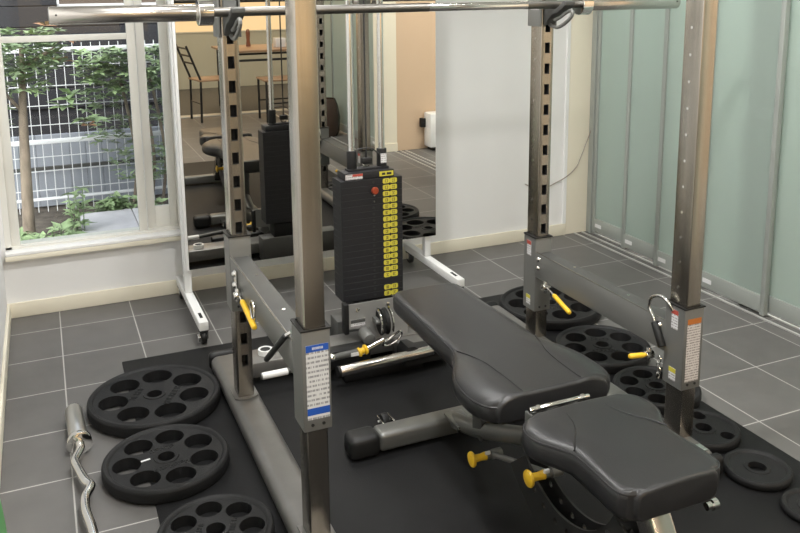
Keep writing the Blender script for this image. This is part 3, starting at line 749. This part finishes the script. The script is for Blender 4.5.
# ------------------------------------------------------------------ weight plates lying on the floor
def grip_plate(c, R, T, a0, nh, label, group=None, z0=.006, rr=None, hs=1., text=True, mark=None, ta=0.):
    x, y = c
    web = T-.006
    prof = [(.0255, .004), (.0255, web+.003), (.036, web+.003), (.038, web), (R-.021, web), (R-.017, T-.002), (R-.014, T), (R-.006, T), (R-.001, T-.005), (R, T-.010), (R, .010), (R-.003, .003), (R-.008, 0), (.036, 0), (.030, .004)]
    m = MB().lathe(prof, (x, y, z0), n=84, closed=True)
    o = tag(obj('weight_plate', m, RUB), label, 'weight plate', 'black weight plates on the floor')
    if nh:
        k = R/.225; rr = rr or .139*k
        cut = MB()
        for i in range(nh):
            a = math.radians(a0+360/nh*i)
            ea, eb = .053*k*hs, .050*k*hs
            if nh == 3: ea = eb = .022
            p = []
            for j in range(28):
                t = 2*PI*j/28
                u, v = eb*math.cos(t), ea*math.sin(t)
                p.append((x+(rr+u)*math.cos(a)-v*math.sin(a), y+(rr+u)*math.sin(a)+v*math.cos(a)))
            cut.prism(p, z0-.02, z0+T+.02, lambda aa, b, d: V(aa, b, d))
        boolean(o, cut)
    if text:
        # raised lettering on both sides of the hub: too worn and small to read
        rl = .056; k = R/.2
        M = Matrix.Translation((x, y, z0+web)) @ Matrix.Rotation(math.radians(ta), 4, 'Z')
        for side, n in ((1, 5), (-1, 7)):
            g = MB()
            for i in range(n):
                xx = (i-(n-1)/2)*.0165*k; yy = side*rl*k; q = (i+n) % 3; h = .010*k
                g.box(xx-.0065*k, xx-.0035*k, yy-h, yy+h, -.0002, .0014, M=M)
                if q != 0: g.box(xx+.0030*k, xx+.0060*k, yy-h, yy+h, -.0002, .0014, M=M)
                if q != 1: g.box(xx-.0065*k, xx+.0060*k, yy+h-.003*k, yy+h, -.0002, .0014, M=M)
                if q != 2: g.box(xx-.0065*k, xx+.0060*k, yy-.0015*k, yy+.0015*k, -.0002, .0014, M=M)
            obj('raised_lettering', g, RUBB, o, smooth=0)
    if mark:
        obj('white_sticker', MB().box(-.014, .014, -.0035, .0035, 0, .0007, M=Matrix.Translation((mark[0], mark[1], z0+web)) @ Matrix.Rotation(mark[2], 4, 'Z')), WHITEL, o, 'tiny white sticker', smooth=0)
    return o
grip_plate((-.858, .285), .222, .045, 79, 7, 'largest left black plate with seven grip holes, nearest the white mirror foot', ta=62)
grip_plate((-.876, -.125), .186, .042, 77.2, 7, 'middle left black plate with a tiny white sticker by its hub', ta=8, mark=(-.936, -.118, .20))
grip_plate((-.806, -.520), .152, .038, 90, 7, 'smallest left black plate with grip holes, cut off by the bottom edge', ta=70)
grip_plate((.852, .418), .222, .045, 158.4, 7, 'largest right black plate, behind the right rear upright', ta=-20)
grip_plate((.797, -.026), .184, .042, 66.7, 7, 'second right black plate, under the level yellow lever', ta=-25)
grip_plate((.766, -.372), .151, .038, 79.5, 7, 'third right black plate with grip holes, beside the label bearing front upright', ta=-25)
grip_plate((.724, -.645), .113, .030, 58, 3, 'black plate with three small round holes, on the right mat edge', rr=.075, ta=-28)
grip_plate((.713, -.874), .097, .026, 0, 0, 'small black disc plate with only a centre hole, second from the right bottom', text=False)
grip_plate((.708, -1.068), .080, .022, 0, 0, 'smallest black disc plate, cut by the right edge of the view', text=False)

# ------------------------------------------------------------------ curl bar on the tiles
ez = thing('curl_bar', 'chrome bent curl bar lying on the tiles by the left plates', 'curl bar', (-1.112, .1, 0))
obj('sleeve', MB().cyl((-1.121, .292, .0385), (-1.113, .075, .0385), .028, n=32, bev=.002), mat('satin chrome', (.66, .65, .63), .30, 1.), ez)
obj('collar', MB().cyl((-1.1132, .088, .0385), (-1.1122, .066, .0385), .038, n=36, bev=.004), CHROME, ez)
zb = .0385
ezp = [(-1.1125, .075, zb), (-1.111, .045, zb), (-1.1145, .022, zb), (-1.128, -.020, zb), (-1.1275, -.05, zb), (-1.108, -.145, zb), (-1.0955, -.175, zb), (-1.098, -.195, zb), (-1.1115, -.235, zb), (-1.113, -.30, zb), (-1.103, -.38, zb), (-1.0995, -.46, zb), (-1.110, -.54, zb), (-1.112, -.60, zb)]
obj('bent_shaft', MB().tube(spline(ezp, 5), .0135, 18), CHROME, ez)
obj('collar', MB().cyl((-1.112, -.60, zb), (-1.112, -.622, zb), .038, n=36, bev=.004), CHROME, ez)
obj('sleeve', MB().cyl((-1.112, -.61, zb), (-1.112, -.83, zb), .028, n=32, bev=.002), CHROME, ez)

# green bumper plate leaning on the left wall, only its edge in view
gp = MB().lathe([(.025, -.015), (.20, -.015), (.208, -.011), (.208, .011), (.20, .015), (.025, .015)], (0, 0, 0), (1, 0, 0), 64, closed=True)
Mg = Matrix.Translation((-1.307, -.72, .208)) @ Matrix.Rotation(math.radians(-4), 4, 'Y')
for v in gp.bm.verts: v.co = Mg @ v.co
zmin = min(v.co.z for v in gp.bm.verts); xmin = min(v.co.x for v in gp.bm.verts)
for v in gp.bm.verts: v.co += V(XL+.002-xmin if False else 0, 0, -zmin+.0005)
tag(obj('bumper_plate', gp, GREEN), 'green round plate leaning on the left wall, only its edge showing', 'weight plate')

# ------------------------------------------------------------------ garden outside the window
struct('ground', MB().box(-4.5, 4.5, YB+.15, 9, -.30, .02), SOIL, smooth=0)
YFN = 3.0
fn = thing('mesh_fence', 'white wire mesh fence across the garden', 'fence', (-.9, YFN, .02))
m = MB()
x = -2.4
while x < 2.0:
    m.box(x-.0022, x+.0022, YFN-.0022, YFN+.0022, .05, 1.10); x += .054
for z in (.14, .19, .31, .40, .60, .72, .84, .96):
    m.box(-2.4, 2.0, YFN-.006, YFN-.002, z-.0025, z+.0025)
obj('wire_panel', m, WIRE, fn, smooth=0)
for z, hh in ((.13, .006), (.495, .014), (1.06, .014)):
    obj('fence_rail', MB().box(-2.4, 2.0, YFN-.012, YFN+.012, z-hh, z+hh, .003), WIRE, fn)
for x in (-2.3, .35, 1.9): obj('fence_post', MB().cyl((x, YFN+.03, .02), (x, YFN+.03, 1.12), .02, n=14), WIRE, fn)
hn = thing('neighbour_house', 'dark sided house behind the mesh fence with a pale grey panel skirt', 'house', (-.5, 4.3, .02))
m = MB()
for k in range(16): m.bar((-3.6, 4.3, .60+.155*k), (2.6, 4.3, .60+.155*k), .02, .150, .004)
obj('siding', m, SIDE, hn, smooth=0)
obj('siding_post', MB().box(-1.52, -1.40, 4.265, 4.30, .5, 2.9), SIDE, hn, smooth=0)
m = MB()
for k in range(60): m.box(-3.6+.1*k, -3.6+.1*k+.0985, 3.22, 3.25, .03, .50, .002, 1)
obj('skirt_panel', m, PANEL, hn, smooth=0)
obj('skirt_rail', MB().box(-3.6, 2.4, 3.20, 3.22, .275, .295), GUN, hn, smooth=0)
obj('house_body', MB().box(-3.6, 2.6, 4.32, 4.5, .02, 3.0), SIDE, hn, smooth=0)
wf = obj('house_window', MB().box(-.98, -.965, 4.26, 4.29, 1.30, 1.66).box(.1, .12, 4.26, 4.29, 1.30, 1.66).box(-.98, .12, 4.26, 4.29, 1.295, 1.31), WIRE, hn, smooth=0)
obj('house_window_pane', MB().box(-.965, .10, 4.275, 4.285, 1.31, 1.66), mat('tinted house window', (.10, .075, .06), .3), wf, smooth=0)
sl = MB().box(-.985, -.692, 1.95, 2.66, .02, .10, .004).box(-.687, -.30, 1.95, 2.66, .02, .10, .004)
tag(obj('paving_slab', MB().box(-.985, -.692, 1.95, 2.66, .021, .10, .004), SLAB), 'left pale paving slab below the window, at the shrubs', 'paving slab', 'garden paving slabs')
tag(obj('paving_slab', MB().box(-.687, -.30, 1.95, 2.66, .021, .10, .004), SLAB), 'right pale paving slab, partly behind the window frame', 'paving slab', 'garden paving slabs')
def leaves(m, c, rad, n, size, droop=.3, flat=1.):
    c = Vector(c)
    for _ in range(n):
        while True:
            p = V(random.uniform(-1, 1), random.uniform(-1, 1), random.uniform(-1, 1))
            if .15 < p.length < 1: break
        q = c + V(p.x*rad[0], p.y*rad[1], p.z*rad[2])
        leaf(m, q, size*random.uniform(.6, 1.25))
def leaf(m, q, s, d=None):
    d = d or V(random.uniform(-1, 1), random.uniform(-1, 1), random.uniform(-.7, .5)).normalized()
    sd = d.cross(V(random.uniform(-.4, .4), random.uniform(-.4, .4), 1)).normalized(); up = sd.cross(d)
    w = s*.21
    a = m.bm.verts.new(q); b = m.bm.verts.new(q + d*s*.45 + sd*w + up*s*.06); c = m.bm.verts.new(q + d*s - up*s*.08); e = m.bm.verts.new(q + d*s*.45 - sd*w + up*s*.06); f = m.bm.verts.new(q+d*s*.5)
    m.bm.faces.new((a, b, f)); m.bm.faces.new((b, c, f)); m.bm.faces.new((c, e, f)); m.bm.faces.new((e, a, f))
def rosette(m, q, n, s):
    for k in range(n):
        a = 2*PI*k/n + random.uniform(-.3, .3)
        leaf(m, Vector(q), s*random.uniform(.8, 1.2), V(math.cos(a), math.sin(a), random.uniform(-.25, .55)).normalized())
YT2 = 2.35
tr = thing('garden_tree', 'slim tree with a brown trunk and rosettes of leaves outside the window', 'tree', (-1.235, YT2, .02))
obj('trunk', MB().tube(spline([(-1.262, YT2, .0), (-1.256, YT2, .25), (-1.246, YT2+.01, .55), (-1.235, YT2, .80), (-1.225, YT2, .95), (-1.215, YT2, 1.12)], 5), [.036-.0010*i for i in range(26)], 16), BARK, tr)
br = MB()
for p in ([(-1.24, YT2, .78), (-1.31, YT2-.02, .88), (-1.36, YT2-.05, .97)], [(-1.25, YT2, .98), (-1.15, YT2-.05, 1.06), (-1.05, YT2-.08, 1.12)]):
    br.tube(spline(p, 4), .009, 8)
obj('branches', br, BARK, tr)
m = MB(); m2 = MB(); m3 = MB()
for _ in range(210):
    q = V(random.uniform(-1.50, -1.02), YT2+random.uniform(-.20, .15), random.uniform(.86, 1.22))
    if q.x > -1.12 and q.z < 1.0: continue
    rosette(m if random.random() < .6 else m2, q, 7, .062)
for q in ((-1.005, YT2-.12, .845), (-1.03, YT2-.1, .80), (-.985, YT2-.1, .87), (-1.34, YT2, .80), (-1.36, YT2-.05, .72), (-.93, YT2-.1, .73), (-.87, YT2-.1, .72)): rosette(m2, q, 8, .085)
for q in ((-.92, YT2-.12, .70), (-.98, YT2-.1, 1.165), (-1.09, YT2-.14, 1.24), (-1.02, YT2-.12, 1.05), (-1.36, YT2-.1, .83)): rosette(m3, q, 6, .07)
obj('foliage', m, LEAF, tr, smooth=0); obj('light_foliage', m2, LEAF2, tr, smooth=0); obj('young_leaves', m3, LEAFR, tr, smooth=0)
cl = thing('climbing_shrub', 'green climber hanging before the right part of the mesh fence', 'shrub', (-.65, 2.83, .02))
m = MB(); m2 = MB()
for _ in range(210):
    rosette(m2 if random.random() < .45 else m, V(random.uniform(-.92, -.30), 2.80+random.uniform(-.14, .10), random.uniform(.80, 1.07)), 7, .060)
for _ in range(190):
    z = random.uniform(.24, .92); wd = .18 if z < .5 else .30
    rosette(m, V(-.62+random.uniform(-wd, .35), 2.83+random.uniform(-.08, .08), z), 6, .052)
obj('foliage', m, LEAF, cl, smooth=0); obj('light_foliage', m2, LEAF2, cl, smooth=0)
st = MB()
for x in (-.55, -.66, -.48): st.tube(spline([(x, 2.90, 0), (x+.04, 2.88, .4), (x-.03, 2.86, .9)], 5), .010, 8)
obj('stems', st, BARK, cl)
def low_plant(label, c, spread, n, hmax, s=.075):
    t = thing('low_shrub', label, 'shrub', (c[0], c[1], .02))
    m = MB(); sm = MB()
    for _ in range(n):
        x, y = c[0]+random.uniform(-1, 1)*spread[0], c[1]+random.uniform(-1, 1)*spread[1]; h = random.uniform(.35, 1)*hmax
        sm.tube([(x, y, .02), (x+random.uniform(-.03, .03), y, .02+h)], .003, 5)
        for q in range(3): rosette(m, V(x, y, .02+h*(1-.3*q)), 5, s)
    obj('foliage', m, LEAF2, t, smooth=0); obj('stems', sm, LEAF, t, smooth=0)
low_plant('low leafy shrub under the tree trunk outside the window', (-1.19, 2.00), (.17, .16), 60, .17)
low_plant('upright leafy sprig between the trunk and the paving slabs', (-1.01, 2.32), (.04, .06), 5, .33)
low_plant('low leafy clump behind the paving slabs', (-.72, 2.72), (.20, .02), 22, .15)

# ------------------------------------------------------------------ things behind the viewer, seen in the mirror
tb = thing('dining_table', 'light wood topped dining table with black legs, reflected in the mirror', 'table', (1.25, -4.95, 0))
obj('table_top', MB().box(.76, 1.75, -5.42, -4.50, .70, .725, .004), WOOD, tb)
for x in (.83, 1.72):
    for y in (-5.39, -4.53): obj('leg', MB().cyl((x, y, 0), (x, y, .70), .016, n=14), BLK, tb)
obj('apron_rail', MB().box(.83, 1.72, -5.40, -5.38, .60, .625).box(.83, 1.72, -4.54, -4.52, .60, .625).box(.82, .84, -5.39, -4.53, .60, .625).box(1.71, 1.73, -5.39, -4.53, .60, .625), BLK, tb)
def chair(label, x, y, rz, back=True):
    t = thing('dining_chair' if back else 'stool', label, 'chair' if back else 'stool', (x, y, 0), None)
    M = Matrix.Translation((x, y, 0)) @ Matrix.Rotation(rz, 4, 'Z'); P = lambda *p: M @ V(*p)
    obj('seat', MB().box(-.19, .19, -.19, .19, .435, .455, .006, M=M), WOOD, t)
    for sx in (-.17, .17):
        obj('leg', MB().cyl(P(sx, .17, 0), P(sx, .17, .435), .012, n=12), BLK, t)
        if back: obj('back_leg', MB().tube([P(sx, -.18, 0), P(sx, -.17, .45), P(sx, -.31, .82)], .012, 12), BLK, t)
        else: obj('leg', MB().cyl(P(sx, -.17, 0), P(sx, -.17, .435), .012, n=12), BLK, t)
    if back:
        m = MB()
        for z, yy in ((.79, -.298), (.71, -.268), (.63, -.238)): m.cyl(P(-.17, yy, z), P(.17, yy, z), .010, n=10)
        obj('back_rail', m, BLK, t)
    obj('stretcher', MB().cyl(P(-.17, .17, .20), P(.17, .17, .20), .008, n=10).cyl(P(-.17, -.175, .20), P(.17, -.175, .20), .008, n=10), BLK, t)
chair('black metal dining chair with ladder back, reflected left of the table in the mirror', .55, -4.42, -PI/2-.15)
chair('low black stool with a wooden seat, reflected before the dining table', 1.20, -4.08, 0, False)
tag(obj('wooden_mill', MB().lathe([(0, 0), (.028, 0), (.026, .03), (.020, .07), (.024, .12), (.026, .16), (.018, .19), (.012, .20), (0, .205)], (1.14, -5.12, .7255), n=24), mat('red brown wood', (.22, .08, .04), .35)), 'red brown wooden mill standing on the reflected dining table', 'mill')
tag(obj('small_box', MB().box(1.38, 1.50, -4.90, -4.78, .7255, .83, .006), WHITEL), 'small white box on the reflected dining table', 'box')
hb = tag(obj('floor_vessel', MB().lathe([(0, 0), (.10, 0), (.12, .04), (.13, .18), (.11, .30), (.085, .36), (.075, .36), (.09, .28), (.10, .05), (0, .05)], (1.36, -2.92, .0), n=36), BROWNB), 'dark glossy brown vessel on the floor by the reflected frosted panels', 'vessel')
ac = thing('air_heater', 'white box heater on the floor, at the right edge of the mirror reflection', 'heater', (2.05, -1.86, 0))
obj('casing', MB().box(1.92, 2.25, -1.915, -1.78, .03, .33, .012), WHITEP, ac)
obj('foot', MB().box(1.95, 2.22, -1.90, -1.80, 0, .031), RUBB, ac)
obj('control_box', MB().box(1.875, 1.918, -1.912, -1.87, .20, .28, .004), RUBB, ac)

# ------------------------------------------------------------------ light, sky, camera
def area(name, loc, size, power, col=(1, 1, 1), rot=(0, 0, 0), spread=PI):
    l = bpy.data.lights.new(name, 'AREA'); l.shape = 'DISK' if len(size) == 1 else 'RECTANGLE'
    l.size = size[0]
    if len(size) > 1: l.size_y = size[1]
    l.energy = power; l.color = col; l.spread = spread
    o = bpy.data.objects.new(name, l); COL.objects.link(o); o.location = loc; o.rotation_euler = rot
    return o
NEU = (1, .995, .975); WRM = (1, .80, .56)
for x, y, p in ((-.6, -.55, 38), (.7, -.55, 20), (-.6, -2.2, 30), (.7, -2.2, 18), (-.1, .70, 18)):
    area('ceiling_lamp', (x, y, ZC-.01), (.30,), p, NEU)
for x, y in ((-.4, -5.6), (1.0, -5.6), (.3, -4.0), (1.9, -6.6), (.2, -6.7)):
    area('warm_ceiling_lamp', (x, y, ZC-.01), (.25,), 11, WRM)
area('corridor_lamp', (2.35, .2, ZC-.01), (.4, 2.4), 62, (.97, 1, .98))
area('corridor_lamp', (2.3, -1.3, ZC-.01), (.3,), 12, WRM)
area('side_room_lamp', (2.3, -3.6, ZC-.01), (.4, 2.0), 25, (1, .97, .92))

wd = bpy.data.worlds.new('World'); SC.world = wd; wd.use_nodes = True; nt = wd.node_tree
bg = nt.nodes['Background']; sk = nt.nodes.new('ShaderNodeTexSky'); sk.sky_type = 'NISHITA'; sk.sun_disc = False
sk.sun_elevation = math.radians(48); sk.sun_rotation = math.radians(200); sk.dust_density = 3.5
hs = nt.nodes.new('ShaderNodeHueSaturation'); hs.inputs['Saturation'].default_value = .3
nt.links.new(sk.outputs[0], hs.inputs['Color']); nt.links.new(hs.outputs[0], bg.inputs[0]); bg.inputs[1].default_value = .62

f, px, py, yaw, pit, rol = 827.813783, 398.183705, 136.985059, -0.406815, 0.18327, -0.009893
C_ = V(-1.127375, -2.496598, 1.43728)
F0 = V(-math.sin(yaw), math.cos(yaw), 0); R0 = V(math.cos(yaw), math.sin(yaw), 0); U0 = V(0, 0, 1)
F = F0*math.cos(pit) - U0*math.sin(pit); U = F0*math.sin(pit) + U0*math.cos(pit)
R = R0*math.cos(rol) + U*math.sin(rol); U2 = -R0*math.sin(rol) + U*math.cos(rol)
cd = bpy.data.cameras.new('Camera'); cam = bpy.data.objects.new('Camera', cd); COL.objects.link(cam)
cam.matrix_world = Matrix.Translation(C_) @ Matrix((R, U2, -F)).transposed().to_4x4()
cd.sensor_width = 36; cd.sensor_fit = 'HORIZONTAL'; cd.lens = f*36/800
cd.shift_x = (400-px)/800; cd.shift_y = (py-266.5)/800
cd.clip_start = .05; cd.clip_end = 60
SC.camera = cam
vs = SC.view_settings
SC.display_settings.display_device = 'sRGB'
vs.view_transform = 'Standard'; vs.look = 'None'; vs.gamma = 1; vs.exposure = .07; vs.use_curve_mapping = False
SC.cycles.max_bounces = 10; SC.cycles.diffuse_bounces = 5; SC.cycles.glossy_bounces = 5; SC.cycles.transmission_bounces = 6; SC.cycles.transparent_max_bounces = 12
SC.cycles.sample_clamp_indirect = 6
SC.cycles.use_denoising = True
